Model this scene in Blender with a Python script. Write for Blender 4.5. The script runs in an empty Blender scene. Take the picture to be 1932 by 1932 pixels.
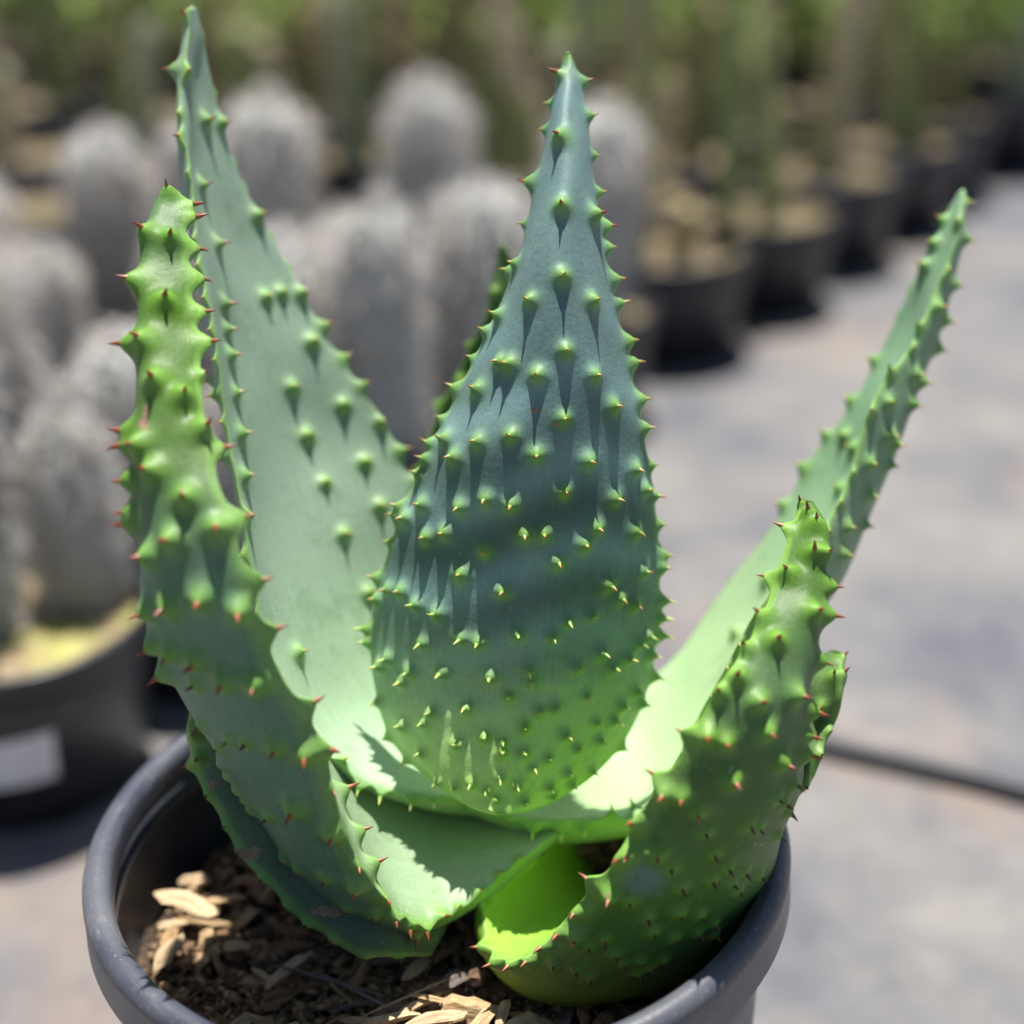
import bpy, bmesh, math, random
import numpy as np
from mathutils import Vector, Matrix

# ------------------------------------------------------------------ camera, sky, sun, exposure
S = bpy.context.scene
COL = S.collection
RIM_Z = 0.150                      # height of the pot rim above the ground
FOV, PITCH, ROLL = 32.0, 26.2, -1.9
CAM = np.array([0.0200, -0.3452, 0.2523 + RIM_Z])
_t = math.tan(math.radians(FOV) / 2)
_p, _r = math.radians(PITCH), math.radians(ROLL)
FWD = np.array([0, math.cos(_p), -math.sin(_p)])
_rt, _up = np.array([1., 0, 0]), np.array([0, math.sin(_p), math.cos(_p)])
RT = _rt * math.cos(_r) + _up * math.sin(_r)
UP = -_rt * math.sin(_r) + _up * math.cos(_r)
cam_data = bpy.data.cameras.new('camera')
cam = bpy.data.objects.new('camera', cam_data)
COL.objects.link(cam)
cam.matrix_world = Matrix(((RT[0], UP[0], -FWD[0], CAM[0]), (RT[1], UP[1], -FWD[1], CAM[1]),
                           (RT[2], UP[2], -FWD[2], CAM[2]), (0, 0, 0, 1)))
cam_data.sensor_fit = 'HORIZONTAL'
cam_data.sensor_width = 36
cam_data.lens = 18 / _t
cam_data.clip_start = 0.01
cam_data.clip_end = 500
cam_data.dof.use_dof = True
cam_data.dof.focus_distance = 0.393
cam_data.dof.aperture_fstop = 5.1
S.camera = cam

SUN_EL, SUN_AZ = 75.0, 11.0        # azimuth measured from +y (away from the camera) towards +x
W = bpy.data.worlds.new('World')
S.world = W
W.use_nodes = True
wn = W.node_tree
bg = wn.nodes['Background']
sky = wn.nodes.new('ShaderNodeTexSky')
sky.sky_type = 'NISHITA'
sky.sun_disc = False
sky.sun_elevation = math.radians(SUN_EL)
sky.sun_rotation = math.radians(SUN_AZ)
wn.links.new(sky.outputs[0], bg.inputs[0])
bg.inputs[1].default_value = 0.050
sun_d = bpy.data.lights.new('sun', 'SUN')
sun_d.energy = 5.0
sun_d.angle = math.radians(0.53)
sun_d.color = (1.0, 0.955, 0.89)
sun = bpy.data.objects.new('sun', sun_d)
COL.objects.link(sun)
_e, _a = math.radians(SUN_EL), math.radians(SUN_AZ)
SUNDIR = Vector((math.sin(_a) * math.cos(_e), math.cos(_a) * math.cos(_e), math.sin(_e)))
sun.rotation_euler = SUNDIR.to_track_quat('Z', 'Y').to_euler()
sun.location = SUNDIR * 5
S.view_settings.view_transform = 'Standard'
S.view_settings.look = 'None'
S.view_settings.exposure = 0.86
S.view_settings.gamma = 1
S.cycles.use_denoising = True
S.cycles.max_bounces = 8

rng = np.random.default_rng(7)
random.seed(7)

# ------------------------------------------------------------------ helpers
def ray(x, y):
    "direction of a picture point (picture measured 1932 x 1932)"
    d = FWD + RT * ((x - 966) / 966 * _t) - UP * ((y - 966) / 966 * _t)
    return d
def at_y(x, y, Y):                 # where the ray meets the upright plane y = Y
    d = ray(x, y)
    return CAM + d * ((Y - CAM[1]) / d[1])
def at_z(x, y, z):                 # where it meets the level plane z
    d = ray(x, y)
    return CAM + d * ((z - CAM[2]) / d[2])
def project(P):
    v = P - CAM
    z = v @ FWD
    return np.stack([966 + 966 * (v @ RT) / z / _t, 966 - 966 * (v @ UP) / z / _t], -1)

def mesh_obj(name, verts, faces, mat=None, parent=None, smooth=True):
    me = bpy.data.meshes.new(name)
    me.from_pydata([tuple(map(float, v)) for v in verts], [], [tuple(map(int, f)) for f in faces])
    if mat: me.materials.append(mat)
    if smooth: me.polygons.foreach_set('use_smooth', [True] * len(me.polygons))
    me.update()
    return link(name, me, parent)
def link(name, me, parent=None):
    o = bpy.data.objects.new(name, me)
    COL.objects.link(o)
    if parent: o.parent = parent
    return o
def empty(name, loc):
    o = bpy.data.objects.new(name, None)
    o.empty_display_size = 0.02
    COL.objects.link(o)
    o.location = loc
    return o
def tag(o, label, cat, group=None):
    o['label'] = label; o['category'] = cat
    if group: o['group'] = group
    return o
def fattr(me, name, arr):
    a = me.attributes.new(name, 'FLOAT', 'POINT'); a.data.foreach_set('value', np.asarray(arr, np.float32).ravel())
def cattr(me, name, arr):
    a = me.attributes.new(name, 'FLOAT_COLOR', 'POINT')
    c = np.ones((len(arr), 4), np.float32); c[:, :3] = arr
    a.data.foreach_set('color', c.ravel())

class Mat:
    def __init__(s, name, **kw):
        s.m = bpy.data.materials.new(name); s.m.use_nodes = True
        s.nt = s.m.node_tree; s.b = s.nt.nodes['Principled BSDF']
        for k, v in kw.items(): s.b.inputs[k.replace('_', ' ')].default_value = v
    def n(s, t, **kw):
        nd = s.nt.nodes.new(t)
        for k, v in kw.items(): setattr(nd, k, v)
        return nd
    def l(s, a, b): s.nt.links.new(a, b)
    def coord(s, out='Object', scale=None):
        c = s.n('ShaderNodeTexCoord').outputs[out]
        if scale is None: return c
        mp = s.n('ShaderNodeMapping'); s.l(c, mp.inputs[0]); mp.inputs[3].default_value = scale
        return mp.outputs[0]
    def noise(s, vec, scale, detail=4, rough=0.55):
        t = s.n('ShaderNodeTexNoise'); t.inputs['Scale'].default_value = scale
        t.inputs['Detail'].default_value = detail; t.inputs['Roughness'].default_value = rough
        s.l(vec, t.inputs['Vector']); return t.outputs['Fac']
    def ramp(s, fac, stops):
        r = s.n('ShaderNodeValToRGB'); e = r.color_ramp.elements
        while len(e) < len(stops): e.new(0.5)
        for i, (p, c) in enumerate(stops):
            e[i].position = p; e[i].color = (*c, 1) if len(c) == 3 else c
        s.l(fac, r.inputs[0]); return r.outputs[0]
    def mix(s, fac, a, b, mode='MIX'):
        m = s.n('ShaderNodeMix', data_type='RGBA', blend_type=mode)
        for sock, v in ((m.inputs[0], fac), (m.inputs[6], a), (m.inputs[7], b)):
            if hasattr(v, 'is_output'): s.l(v, sock)
            elif isinstance(v, (int, float)): sock.default_value = v
            else: sock.default_value = (*v, 1)
        return m.outputs[2]
    def attr(s, name, out='Fac'):
        return s.n('ShaderNodeAttribute', attribute_name=name).outputs[out]
    def color(s, out): s.l(out, s.b.inputs['Base Color'])
    def rough(s, fac, lo, hi):
        r = s.n('ShaderNodeMapRange'); s.l(fac, r.inputs[0]); r.inputs[3].default_value = lo; r.inputs[4].default_value = hi
        s.l(r.outputs[0], s.b.inputs['Roughness'])
    def bump(s, h, strength, dist, prev=None):
        b = s.n('ShaderNodeBump'); b.inputs['Strength'].default_value = strength; b.inputs['Distance'].default_value = dist
        s.l(h, b.inputs['Height'])
        if prev is not None: s.l(prev, b.inputs['Normal'])
        s.l(b.outputs[0], s.b.inputs['Normal']); return b.outputs[0]

def grey(v): return (v, v, v)

# ---- materials
def leaf_material():
    M = Mat('aloe_leaf_skin', Roughness=0.46)
    M.b.inputs['Specular IOR Level'].default_value = 0.32
    M.b.inputs['Subsurface Weight'].default_value = 0.12
    M.b.inputs['Subsurface Radius'].default_value = (0.7, 1.0, 0.2)
    M.b.inputs['Subsurface Scale'].default_value = 0.003
    co = M.coord()
    base = M.attr('Col', 'Color')
    big = M.noise(co, 60, 5, 0.6)
    fine = M.noise(co, 900, 3, 0.6)
    c = M.mix(0.30, base, M.ramp(big, [(0.3, grey(0.45)), (0.5, grey(0.5)), (0.7, grey(0.58))]), 'OVERLAY')
    c = M.mix(0.30, c, M.ramp(fine, [(0.35, grey(0.4)), (0.65, grey(0.6))]), 'OVERLAY')
    # waxy streaks running along the blade
    st = M.noise(M.n('ShaderNodeCombineXYZ').outputs[0], 1)
    uv = M.n('ShaderNodeCombineXYZ')
    M.l(M.attr('across'), uv.inputs[0]); M.l(M.attr('along'), uv.inputs[1])
    mp = M.n('ShaderNodeMapping'); M.l(uv.outputs[0], mp.inputs[0]); mp.inputs[3].default_value = (90, 4, 1)
    st = M.noise(mp.outputs[0], 1.0, 4, 0.6)
    c = M.mix(0.45, c, M.ramp(st, [(0.3, grey(0.38)), (0.7, grey(0.62))]), 'OVERLAY')
    cl = M.noise(M.coord(), 28, 6, 0.68)
    c = M.mix(M.ramp(cl, [(0.42, grey(0)), (0.68, grey(0.13))]), c, (0.36, 0.44, 0.34))
    # a few pale scuffs where the wax is scratched
    sp = M.noise(M.coord(), 330, 2, 0.5)
    scf = M.ramp(sp, [(0.735, grey(0)), (0.76, grey(1))])
    c = M.mix(M.mix(1.0, scf, grey(0.55), 'MULTIPLY'), c, (0.36, 0.36, 0.27))
    rub = M.noise(M.coord(), 55, 7, 0.72)
    c = M.mix(M.ramp(rub, [(0.55, grey(0)), (0.63, grey(0.42))]), c, M.mix(1.0, c, (0.55, 0.66, 0.50), 'MULTIPLY'))
    dst = M.noise(M.coord(), 2100, 2, 0.5)
    c = M.mix(M.ramp(dst, [(0.70, grey(0)), (0.76, grey(0.55))]), c, (0.55, 0.55, 0.48))
    # corky brown scars held in a painted wear mask
    ad = M.n('ShaderNodeMath', operation='MULTIPLY_ADD'); M.l(M.noise(co, 620, 5, 0.7), ad.inputs[0]); ad.inputs[1].default_value = 1.7; ad.inputs[2].default_value = -1.25
    ad2 = M.n('ShaderNodeMath', operation='ADD'); M.l(M.attr('scar'), ad2.inputs[0]); M.l(ad.outputs[0], ad2.inputs[1])
    gate = M.n('ShaderNodeMath', operation='MULTIPLY'); M.l(M.ramp(ad2.outputs[0], [(0.30, grey(0)), (0.42, grey(1))]), gate.inputs[0]); M.l(M.ramp(M.attr('scar'), [(0.0, grey(0)), (0.05, grey(1))]), gate.inputs[1])
    scar = gate.outputs[0]
    c = M.mix(scar, c, M.mix(M.noise(co, 1500, 2), (0.42, 0.30, 0.19), (0.12, 0.06, 0.035)))
    M.color(c)
    M.rough(big, 0.36, 0.56)
    n1 = M.bump(fine, 0.25, 0.0004)
    M.bump(st, 0.18, 0.0006, n1)
    return M.m

def spine_material():
    M = Mat('aloe_spine', Roughness=0.38)
    M.b.inputs['Subsurface Weight'].default_value = 0.1
    M.b.inputs['Subsurface Scale'].default_value = 0.0008
    M.color(M.attr('Col', 'Color'))
    return M.m

def pot_material(name, dust=1.0, dark=1.0):
    M = Mat(name, Roughness=0.42)
    co = M.coord()
    n = M.noise(co, 22, 6, 0.62); f = M.noise(co, 700, 4, 0.7)
    c = M.mix(M.ramp(n, [(0.35, grey(0)), (0.72, grey(0.55 * dust))]), tuple(dark * v for v in (0.036, 0.043, 0.068)), tuple(dark * v for v in (0.20, 0.20, 0.205)))
    c = M.mix(M.ramp(f, [(0.60, grey(0)), (0.72, grey(0.30 * dust))]), c, (0.30, 0.28, 0.25))
    scr = M.noise(M.coord(scale=(1, 1, 9)), 60, 7, 0.75)
    c = M.mix(M.ramp(scr, [(0.56, grey(0)), (0.66, grey(0.40 * dust))]), c, (0.24, 0.235, 0.23))
    spk = M.noise(co, 1500, 2, 0.5)
    c = M.mix(M.ramp(spk, [(0.68, grey(0)), (0.74, grey(0.5 * dust))]), c, (0.45, 0.42, 0.38))
    M.color(c)
    M.rough(scr, 0.22, 0.55)
    # drawing marks of the moulded plastic
    sc = M.noise(M.coord(scale=(1, 1, 0.06)), 420, 3, 0.6)
    b = M.bump(f, 0.15, 0.0005)
    M.bump(sc, 0.12, 0.0006, b)
    return M.m

def wood_material():
    M = Mat('bark_chip', Roughness=0.85)
    co = M.coord(scale=(0.12, 1, 1))
    g = M.noise(co, 900, 5, 0.65)
    tone = M.n('ShaderNodeObjectInfo').outputs['Color']
    c = M.mix(0.75, tone, M.ramp(g, [(0.25, grey(0.18)), (0.5, grey(0.5)), (0.75, grey(0.74))]), 'OVERLAY')
    bl = M.noise(M.coord(), 120, 3)
    c = M.mix(M.ramp(bl, [(0.55, grey(0)), (0.7, grey(0.6))]), c, (0.09, 0.05, 0.03))
    M.color(c)
    M.bump(g, 1.0, 0.0016)
    return M.m

def soil_material(name='potting_soil', tint=(1, 1, 1)):
    M = Mat(name, Roughness=0.95)
    co = M.coord()
    n = M.noise(co, 300, 6, 0.7); v = M.n('ShaderNodeTexVoronoi'); v.inputs['Scale'].default_value = 420; M.l(co, v.inputs['Vector'])
    c = M.ramp(n, [(0.3, (0.018, 0.012, 0.009)), (0.5, (0.06, 0.04, 0.026)), (0.68, (0.16, 0.10, 0.06)), (0.8, (0.30, 0.2, 0.11))])
    c = M.mix(1.0, c, tint, 'MULTIPLY')
    M.color(c)
    b = M.bump(v.outputs['Distance'], 0.8, 0.002)
    M.bump(n, 0.8, 0.002, b)
    return M.m

def gravel_top_material(name='pot_top_dressing', k=1.0, moss=0.8):
    M = Mat(name, Roughness=0.9)
    co = M.coord()
    v = M.n('ShaderNodeTexVoronoi'); v.inputs['Scale'].default_value = 300; M.l(co, v.inputs['Vector'])
    n = M.noise(co, 40, 4)
    c = M.mix(M.ramp(v.outputs['Color'], [(0.2, grey(0)), (0.8, grey(1))]), tuple(k * v for v in (0.20, 0.14, 0.085)), tuple(k * v for v in (0.42, 0.34, 0.20)))
    c = M.mix(M.ramp(n, [(0.48, grey(0)), (0.62, grey(moss))]), c, (0.42, 0.44, 0.10))
    M.color(c)
    M.bump(v.outputs['Distance'], 0.8, 0.003)
    return M.m

def ground_material():
    M = Mat('weed_fabric', Roughness=0.8)
    co = M.coord()
    big = M.noise(co, 3.3, 5, 0.6); mid = M.noise(co, 11, 5, 0.65); sm = M.noise(co, 60, 5, 0.7)
    w1 = M.n('ShaderNodeTexWave', bands_direction='X'); w1.inputs['Scale'].default_value = 190; M.l(co, w1.inputs['Vector'])
    w2 = M.n('ShaderNodeTexWave', bands_direction='Y'); w2.inputs['Scale'].default_value = 190; M.l(co, w2.inputs['Vector'])
    c = M.ramp(mid, [(0.32, (0.078, 0.082, 0.104)), (0.5, (0.150, 0.147, 0.147)), (0.68, (0.215, 0.203, 0.188))])
    c = M.mix(0.5, c, M.ramp(sm, [(0.3, grey(0.38)), (0.7, grey(0.62))]), 'OVERLAY')
    # blown-in sand
    sand = M.ramp(M.noise(M.coord(scale=(1, 0.55, 1)), 6.0, 6, 0.66), [(0.53, grey(0)), (0.70, grey(0.72))])
    c = M.mix(sand, c, (0.275, 0.200, 0.140))
    # older damp stains
    damp = M.ramp(big, [(0.52, grey(0)), (0.64, grey(0.7))])
    c = M.mix(damp, c, (0.080, 0.085, 0.112))
    M.color(c)
    h = M.mix(0.5, w1.outputs['Fac'], w2.outputs['Fac'])
    b = M.bump(h, 0.25, 0.001)
    M.bump(sm, 0.4, 0.003, b)
    return M.m

LEAF = leaf_material(); SPINE = spine_material()
POT = pot_material('nursery_pot_plastic'); POT2 = pot_material('small_pot_plastic', 0.6, 0.32)
WOOD = wood_material(); SOIL = soil_material(); TOPD = gravel_top_material(); TOPD2 = gravel_top_material('dark_top_dressing', 0.55, 0.15); GROUND = ground_material()

# ------------------------------------------------------------------ ground
g = mesh_obj('ground', [(-150, -150, 0), (150, -150, 0), (150, 150, 0), (-150, 150, 0)], [(0, 1, 2, 3)], GROUND, smooth=False)
g['kind'] = 'structure'; g['label'] = 'grey woven weed fabric dusted with tan sand'

# ------------------------------------------------------------------ lathe
def lathe(name, prof, seg, mat, parent=None, wob=0.0):
    V, F = [], []
    n = len(prof)
    for i in range(seg):
        a = 2 * math.pi * i / seg
        k = 1 + wob * math.sin(2 * a + 0.6)
        for r, z in prof: V.append((r * k * math.cos(a), r * k * math.sin(a), z))
    for i in range(seg):
        j = (i + 1) % seg
        for q in range(n - 1): F.append((i * n + q, j * n + q, j * n + q + 1, i * n + q + 1))
    return mesh_obj(name, V, F, mat, parent)

# ------------------------------------------------------------------ the pot of the aloe
R0 = 0.0825
pot = empty('nursery_pot', (0, 0, 0))
tag(pot, 'large black plastic nursery pot with rolled rim holding the aloe', 'pot')
def lip(R, z, w, h):
    # rolled lip from inner edge over the top to the outer skirt
    pts = []
    for a in np.linspace(170, -20, 13):
        pts.append((R - w / 2 + w / 2 * math.cos(math.radians(a)), z - h / 2 + h / 2 * math.sin(math.radians(a))))
    return pts
inner = [(0.0742, RIM_Z - 0.075), (0.0762, RIM_Z - 0.030), (0.0770, RIM_Z - 0.0165), (0.0759, RIM_Z - 0.0155), (0.0759, RIM_Z - 0.0125), (0.0772, RIM_Z - 0.0115), (0.0755, RIM_Z - 0.0050)]
body = [(0.0005, 0.0035), (0.0600, 0.0035), (0.0606, 0.012), (0.0735, RIM_Z - 0.08)]
outer = [(0.0826, RIM_Z - 0.0130), (0.0818, RIM_Z - 0.0140), (0.0790, RIM_Z - 0.0142), (0.0765, RIM_Z - 0.03), (0.0765 - 0.0135, 0.004), (0.062, 0.0), (0.0005, 0.0)]
lathe('pot_body', body + inner[:-1] + [(0.0762, RIM_Z - 0.0065), (0.0776, RIM_Z - 0.0078)] + outer[2:], 128, POT, pot, 0.004)
rim_prof = [(0.0756, RIM_Z - 0.0075)] + lip(R0, RIM_Z, 0.0068, 0.0072) + [(R0 + 0.0002, RIM_Z - 0.0128), (R0 - 0.0008, RIM_Z - 0.0140), (0.0792, RIM_Z - 0.0136), (0.0774, RIM_Z - 0.0080), (0.0756, RIM_Z - 0.0075)]
lathe('rim', rim_prof, 128, POT, pot, 0.004)

# ------------------------------------------------------------------ aloe
SOIL_Z = RIM_Z - 0.035
T_CROP = {1: (0, 0), 2: (674, 0), 3: (1348, 0), 4: (0, 674), 5: (674, 674), 6: (1348, 674), 7: (0, 1348), 8: (674, 1348), 9: (1348, 1348)}
def crop_px(k, pts):
    ox, oy = T_CROP[k]
    return [((ox + p[0] * 700 / 1932) * 1932 / 2048, (oy + p[1] * 700 / 1932) * 1932 / 2048) for p in pts]

def catmull(P, ts, tq):
    "monotone-ish cubic through the stations"
    P = np.asarray(P, float)
    m = np.zeros_like(P)
    dt = np.diff(ts)[:, None]; d = np.diff(P, axis=0) / dt
    m[1:-1] = (d[:-1] * dt[1:] + d[1:] * dt[:-1]) / (dt[1:] + dt[:-1])
    m[0], m[-1] = d[0], d[-1]
    i = np.clip(np.searchsorted(ts, tq, 'right') - 1, 0, len(ts) - 2)
    h = (ts[i + 1] - ts[i])[:, None]; u = ((tq - ts[i]) / (ts[i + 1] - ts[i]))[:, None]
    return ((2*u**3 - 3*u**2 + 1) * P[i] + (u**3 - 2*u**2 + u) * h * m[i] + (-2*u**3 + 3*u**2) * P[i+1] + (u**3 - u**2) * h * m[i+1])

def spine_mesh(name, stops, bend):
    me = bpy.data.meshes.new(name)
    V, F, C = [], [], []
    ns, hs = 9, [-0.12, 0.0, 0.22, 0.45, 0.68, 0.86, 1.0]
    rs = [0.30, 0.26, 0.20, 0.145, 0.092, 0.045, 0.008]
    for h, r in zip(hs, rs):
        for i in range(ns):
            a = 2 * math.pi * i / ns
            V.append((r * math.cos(a) + bend * max(h, 0) ** 2, r * math.sin(a), h))
            C.append([np.interp(h, [s[0] for s in stops], [s[1][q] for s in stops]) for q in range(3)])
    for j in range(len(hs) - 1):
        for i in range(ns):
            k = (i + 1) % ns
            F.append((j * ns + i, j * ns + k, (j + 1) * ns + k, (j + 1) * ns + i))
    F.append(tuple((len(hs) - 1) * ns + i for i in range(ns)))
    me.from_pydata(V, [], F)
    me.materials.append(SPINE)
    me.polygons.foreach_set('use_smooth', [True] * len(me.polygons))
    cattr(me, 'Col', np.array(C))
    return me, np.array(V), F, np.array(C)
SP_RED = [spine_mesh('spine', [(-0.1, (0.25, 0.19, 0.05)), (0.08, (0.30, 0.085, 0.03)), (0.5, (0.26, 0.055, 0.025)), (1.0, (0.10, 0.018, 0.012))], b) for b in (0.05, 0.14, 0.24)]
SP_ORG = [spine_mesh('spine', [(-0.1, (0.26, 0.36, 0.08)), (0.3, (0.34, 0.36, 0.09)), (0.6, (0.50, 0.22, 0.06)), (1.0, (0.32, 0.08, 0.025))], b) for b in (0.05, 0.16, 0.28)]
SP_PAL = [spine_mesh('spine', [(-0.1, (0.22, 0.40, 0.08)), (0.45, (0.50, 0.60, 0.16)), (1.0, (0.75, 0.62, 0.25))], b) for b in (0.08, 0.2, 0.32)]
SP_DRK = [spine_mesh('spine', [(-0.1, (0.16, 0.15, 0.05)), (0.2, (0.12, 0.04, 0.025)), (1.0, (0.045, 0.016, 0.014))], b) for b in (0.1, 0.2)]

aloe_at = np.array([0.012, 0.006, SOIL_Z - 0.012])
aloe = empty('aloe_plant', tuple(aloe_at))
tag(aloe, 'spiny blue green aloe with thick tapering leaves growing in the large rimmed pot', 'aloe')

BLOOM = np.array((0.178, 0.272, 0.232)); GREEN = np.array((0.050, 0.122, 0.010)); PALE = np.array((0.38, 0.515, 0.31))
YELL = np.array((0.36, 0.56, 0.10)); MOUND = np.array((0.155, 0.340, 0.030)); EDGE = np.array((0.22, 0.42, 0.08))
N_SPINE = [0]

def make_leaf(label, stations, facing, teeth, colour, nu=180, nv=250, size=1.0, kinds=None, extra=0.0075, scars=(), belly=None):
    """stations run base to tip: left margin (x, y, Y), right margin (x, y, Y), fold depth, thickness.
    facing +1: the outer (lower) face looks at the camera, -1: the inner (upper) face does."""
    Ls = np.array([at_y(*s[0]) for s in stations]); Rs = np.array([at_y(*s[1]) for s in stations])
    gt = np.array([[s[2], s[3]] for s in stations])
    mid = (Ls + Rs) / 2
    ts = np.r_[0, np.cumsum(np.linalg.norm(np.diff(mid, axis=0), axis=1) + 0.3 * np.linalg.norm(np.diff(Ls, axis=0), axis=1) + 0.3 * np.linalg.norm(np.diff(Rs, axis=0), axis=1))]
    length = ts[-1]; ts = ts / length
    tq = np.linspace(0, 1, nv); tq = 1 - (1 - tq) ** 1.05
    L = catmull(Ls, ts, tq); Rr = catmull(Rs, ts, tq); G = catmull(gt, ts, tq)
    Mi = (L + Rr) / 2; Ch = (Rr - L) / 2
    T = np.gradient(Mi, axis=0); T /= np.linalg.norm(T, axis=1)[:, None] + 1e-12
    # smooth the growth direction
    for _ in range(12): T[1:-1] = (T[:-2] + 2 * T[1:-1] + T[2:]) / 4
    N = np.cross(T, Ch); N /= np.linalg.norm(N, axis=1)[:, None] + 1e-12
    ref = int(nv * 0.7)
    if np.sign(N[ref] @ (CAM - Mi[ref])) != facing: N[ref] *= -1
    for i in range(ref + 1, nv):
        if N[i] @ N[i - 1] < 0: N[i] *= -1
    for i in range(ref - 1, -1, -1):
        if N[i] @ N[i + 1] < 0: N[i] *= -1
    for _ in range(20): N[1:-1] = (N[:-2] + 2 * N[1:-1] + N[2:]) / 4
    N /= np.linalg.norm(N, axis=1)[:, None]
    ph = 2 * np.pi * np.arange(nu) / nu
    ph = ph + 0.10 * np.sin(2 * ph)            # even spacing round the flat section
    c, s = np.cos(ph), np.sin(ph)
    up_ = np.minimum(0.38 * G[:, 1], 0.0026)                 # the upper face stays flat, the flesh swells below
    TH = np.where(s[None] > 0, (G[:, 1] - up_)[:, None] * s[None], up_[:, None] * s[None])
    P = Mi[:, None] - Ch[:, None] * c[None, :, None] + N[:, None] * (G[:, None, :1] * (s ** 2)[None, :, None] + TH[:, :, None])
    # slow unevenness of a grown blade
    wav = 0.0005 * np.sin(tq * 31 + 1.3 * facing)[:, None] * np.cos(ph * 3)[None]
    P += N[:, None] * wav[:, :, None] * np.minimum(1, G[:, 1] / 0.004)[:, None, None]
    def normals(P):
        du = np.roll(P, -1, 1) - np.roll(P, 1, 1); dv = np.gradient(P, axis=0)
        n = np.cross(du, dv); n /= np.linalg.norm(n, axis=2)[:, :, None] + 1e-12
        return n
    n0 = normals(P)
    cen = P.mean(1, keepdims=True)
    if ((P - cen) * n0).sum() < 0: n0 = -n0; flip = True
    else: flip = False
    flat = P.reshape(-1, 3); fn = n0.reshape(-1, 3)
    px = project(flat); view = CAM - flat; dist = np.linalg.norm(view, axis=1)
    front = (fn * view).sum(1) / dist
    along = np.repeat(tq, nu); inner_side = np.tile(s < 0, nv); across = np.tile(c, nv)
    spots = []
    for (x, y, sz, kd) in teeth:
        d2 = (px[:, 0] - x) ** 2 + (px[:, 1] - y) ** 2
        d2 = d2 + np.where(front > -0.10, 0, 3000)
        cand = np.where(d2 < max(25, d2.min() + 1e-6))[0]      # of the faces under that point the nearest one
        if len(cand) > 1: cand = cand[dist[cand] < dist[cand].min() + 0.004]
        spots.append((int(cand[d2[cand].argmin()]), sz, kd, True))
    # margin teeth where the photograph cannot see them
    have = flat[[q[0] for q in spots]] if spots else np.zeros((0, 3))
    for col in (0, int(np.argmin(np.abs(ph - math.pi)))):
        line = P[:, col]; sl = np.r_[0, np.cumsum(np.linalg.norm(np.diff(line, axis=0), axis=1))]
        for q in np.arange(extra * 1.2, sl[-1] - 0.004, extra):
            r = int(np.searchsorted(sl, q + rng.uniform(-.001, .001)))
            r = min(r, nv - 1)
            p = line[r]
            if len(have) == 0 or np.linalg.norm(have - p, axis=1).min() > extra * 0.75:
                spots.append((r * nu + col, 0.7, kinds[0] if kinds else 'r', False))
                have = np.vstack([have, p])
    # tubercles
    disp = np.zeros((len(flat), 3)); dsum = np.zeros(len(flat)); mound = np.zeros(len(flat)); halo = np.zeros(len(flat)); mdark = np.zeros(len(flat))
    used = []
    for k, (vi, sz, kd, seen) in enumerate(spots):
        p, nn = flat[vi], fn[vi]
        if any(np.linalg.norm(p - flat[w]) < 0.0014 for w in used): continue
        used.append(vi)
        hw = np.linalg.norm(Ch[vi // nu])
        z = sz * size * rng.uniform(0.9, 1.1) * min(1.0, 0.42 + hw / 0.0085)
        d = np.linalg.norm(flat - p, axis=1)
        near = np.where(d < 0.009 * max(z, .6))[0]
        w = np.clip((fn[near] @ nn + 0.35) / 0.8, 0, 1)
        sg = {'r': .0023, 'o': .00178, 'p': .00190, 'd': .0019}[kd] * z; hh = {'r': .0031, 'o': .0023, 'p': .0031, 'd': .0030}[kd] * z
        prof = 0.74 * np.exp(-(d[near] / sg) ** 2.1) + 0.26 * np.exp(-(d[near] / (sg * 1.3)) ** 1.25)
        if kd == 'd': hh *= 0.55
        add = hh * prof * w
        disp[near] += nn * (add ** 3)[:, None]; dsum[near] += add ** 3
        mound[near] = np.maximum(mound[near], np.exp(-(d[near] / (sg * 1.05)) ** 2.5) * w)
        if kd == 'p': mdark[near] = np.maximum(mdark[near], np.exp(-(d[near] / (sg * 1.3)) ** 2.5))
        halo[near] = np.maximum(halo[near], np.exp(-(d[near] / (sg * 2.0)) ** 2) * w)
    V = flat + disp / np.maximum(dsum, 1e-30)[:, None] ** (2 / 3) * (dsum > 1e-24)[:, None]
    # colour
    cap = int(nu)
    rgb = colour(along, across, inner_side, px, flat)
    mm = np.clip(mound, 0, 1)[:, None]
    rgb = rgb * (1 - 0.28 * halo[:, None]) + 0.28 * halo[:, None] * MOUND
    mc = MOUND * (1 - mdark[:, None]) + np.array((0.11, 0.26, 0.035)) * mdark[:, None]  # downturned shade of the lower mounds painted as darker green
    rgb = rgb * (1 - 0.85 * mm) + 0.85 * mm * mc
    edge = np.clip((np.abs(across) - 0.965) / 0.03, 0, 1)[:, None] * 0.55
    rgb = rgb * (1 - edge) + edge * EDGE
    scar = np.zeros(len(flat))
    for (x, y, rx, ry) in scars:
        q = ((px[:, 0] - x) / rx) ** 2 + ((px[:, 1] - y) / ry) ** 2
        scar = np.maximum(scar, np.where(front > 0, np.clip(1 - q, 0, 1), 0))
    idx = np.arange(nv * nu).reshape(nv, nu)
    a, b = idx[:-1], idx[1:]
    F = np.stack([a, np.roll(a, -1, 1), np.roll(b, -1, 1), b], -1).reshape(-1, 4)
    if flip: F = F[:, ::-1]
    nV = len(V)
    V = np.vstack([V, P[0].mean(0) - T[0] * 0.0006, P[-1].mean(0) + T[-1] * 0.0010])
    tri = [(i, (i + 1) % nu, nV) for i in range(nu)] + [(idx[-1, (i + 1) % nu], idx[-1, i], nV + 1) for i in range(nu)]
    me = bpy.data.meshes.new('leaf')
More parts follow.
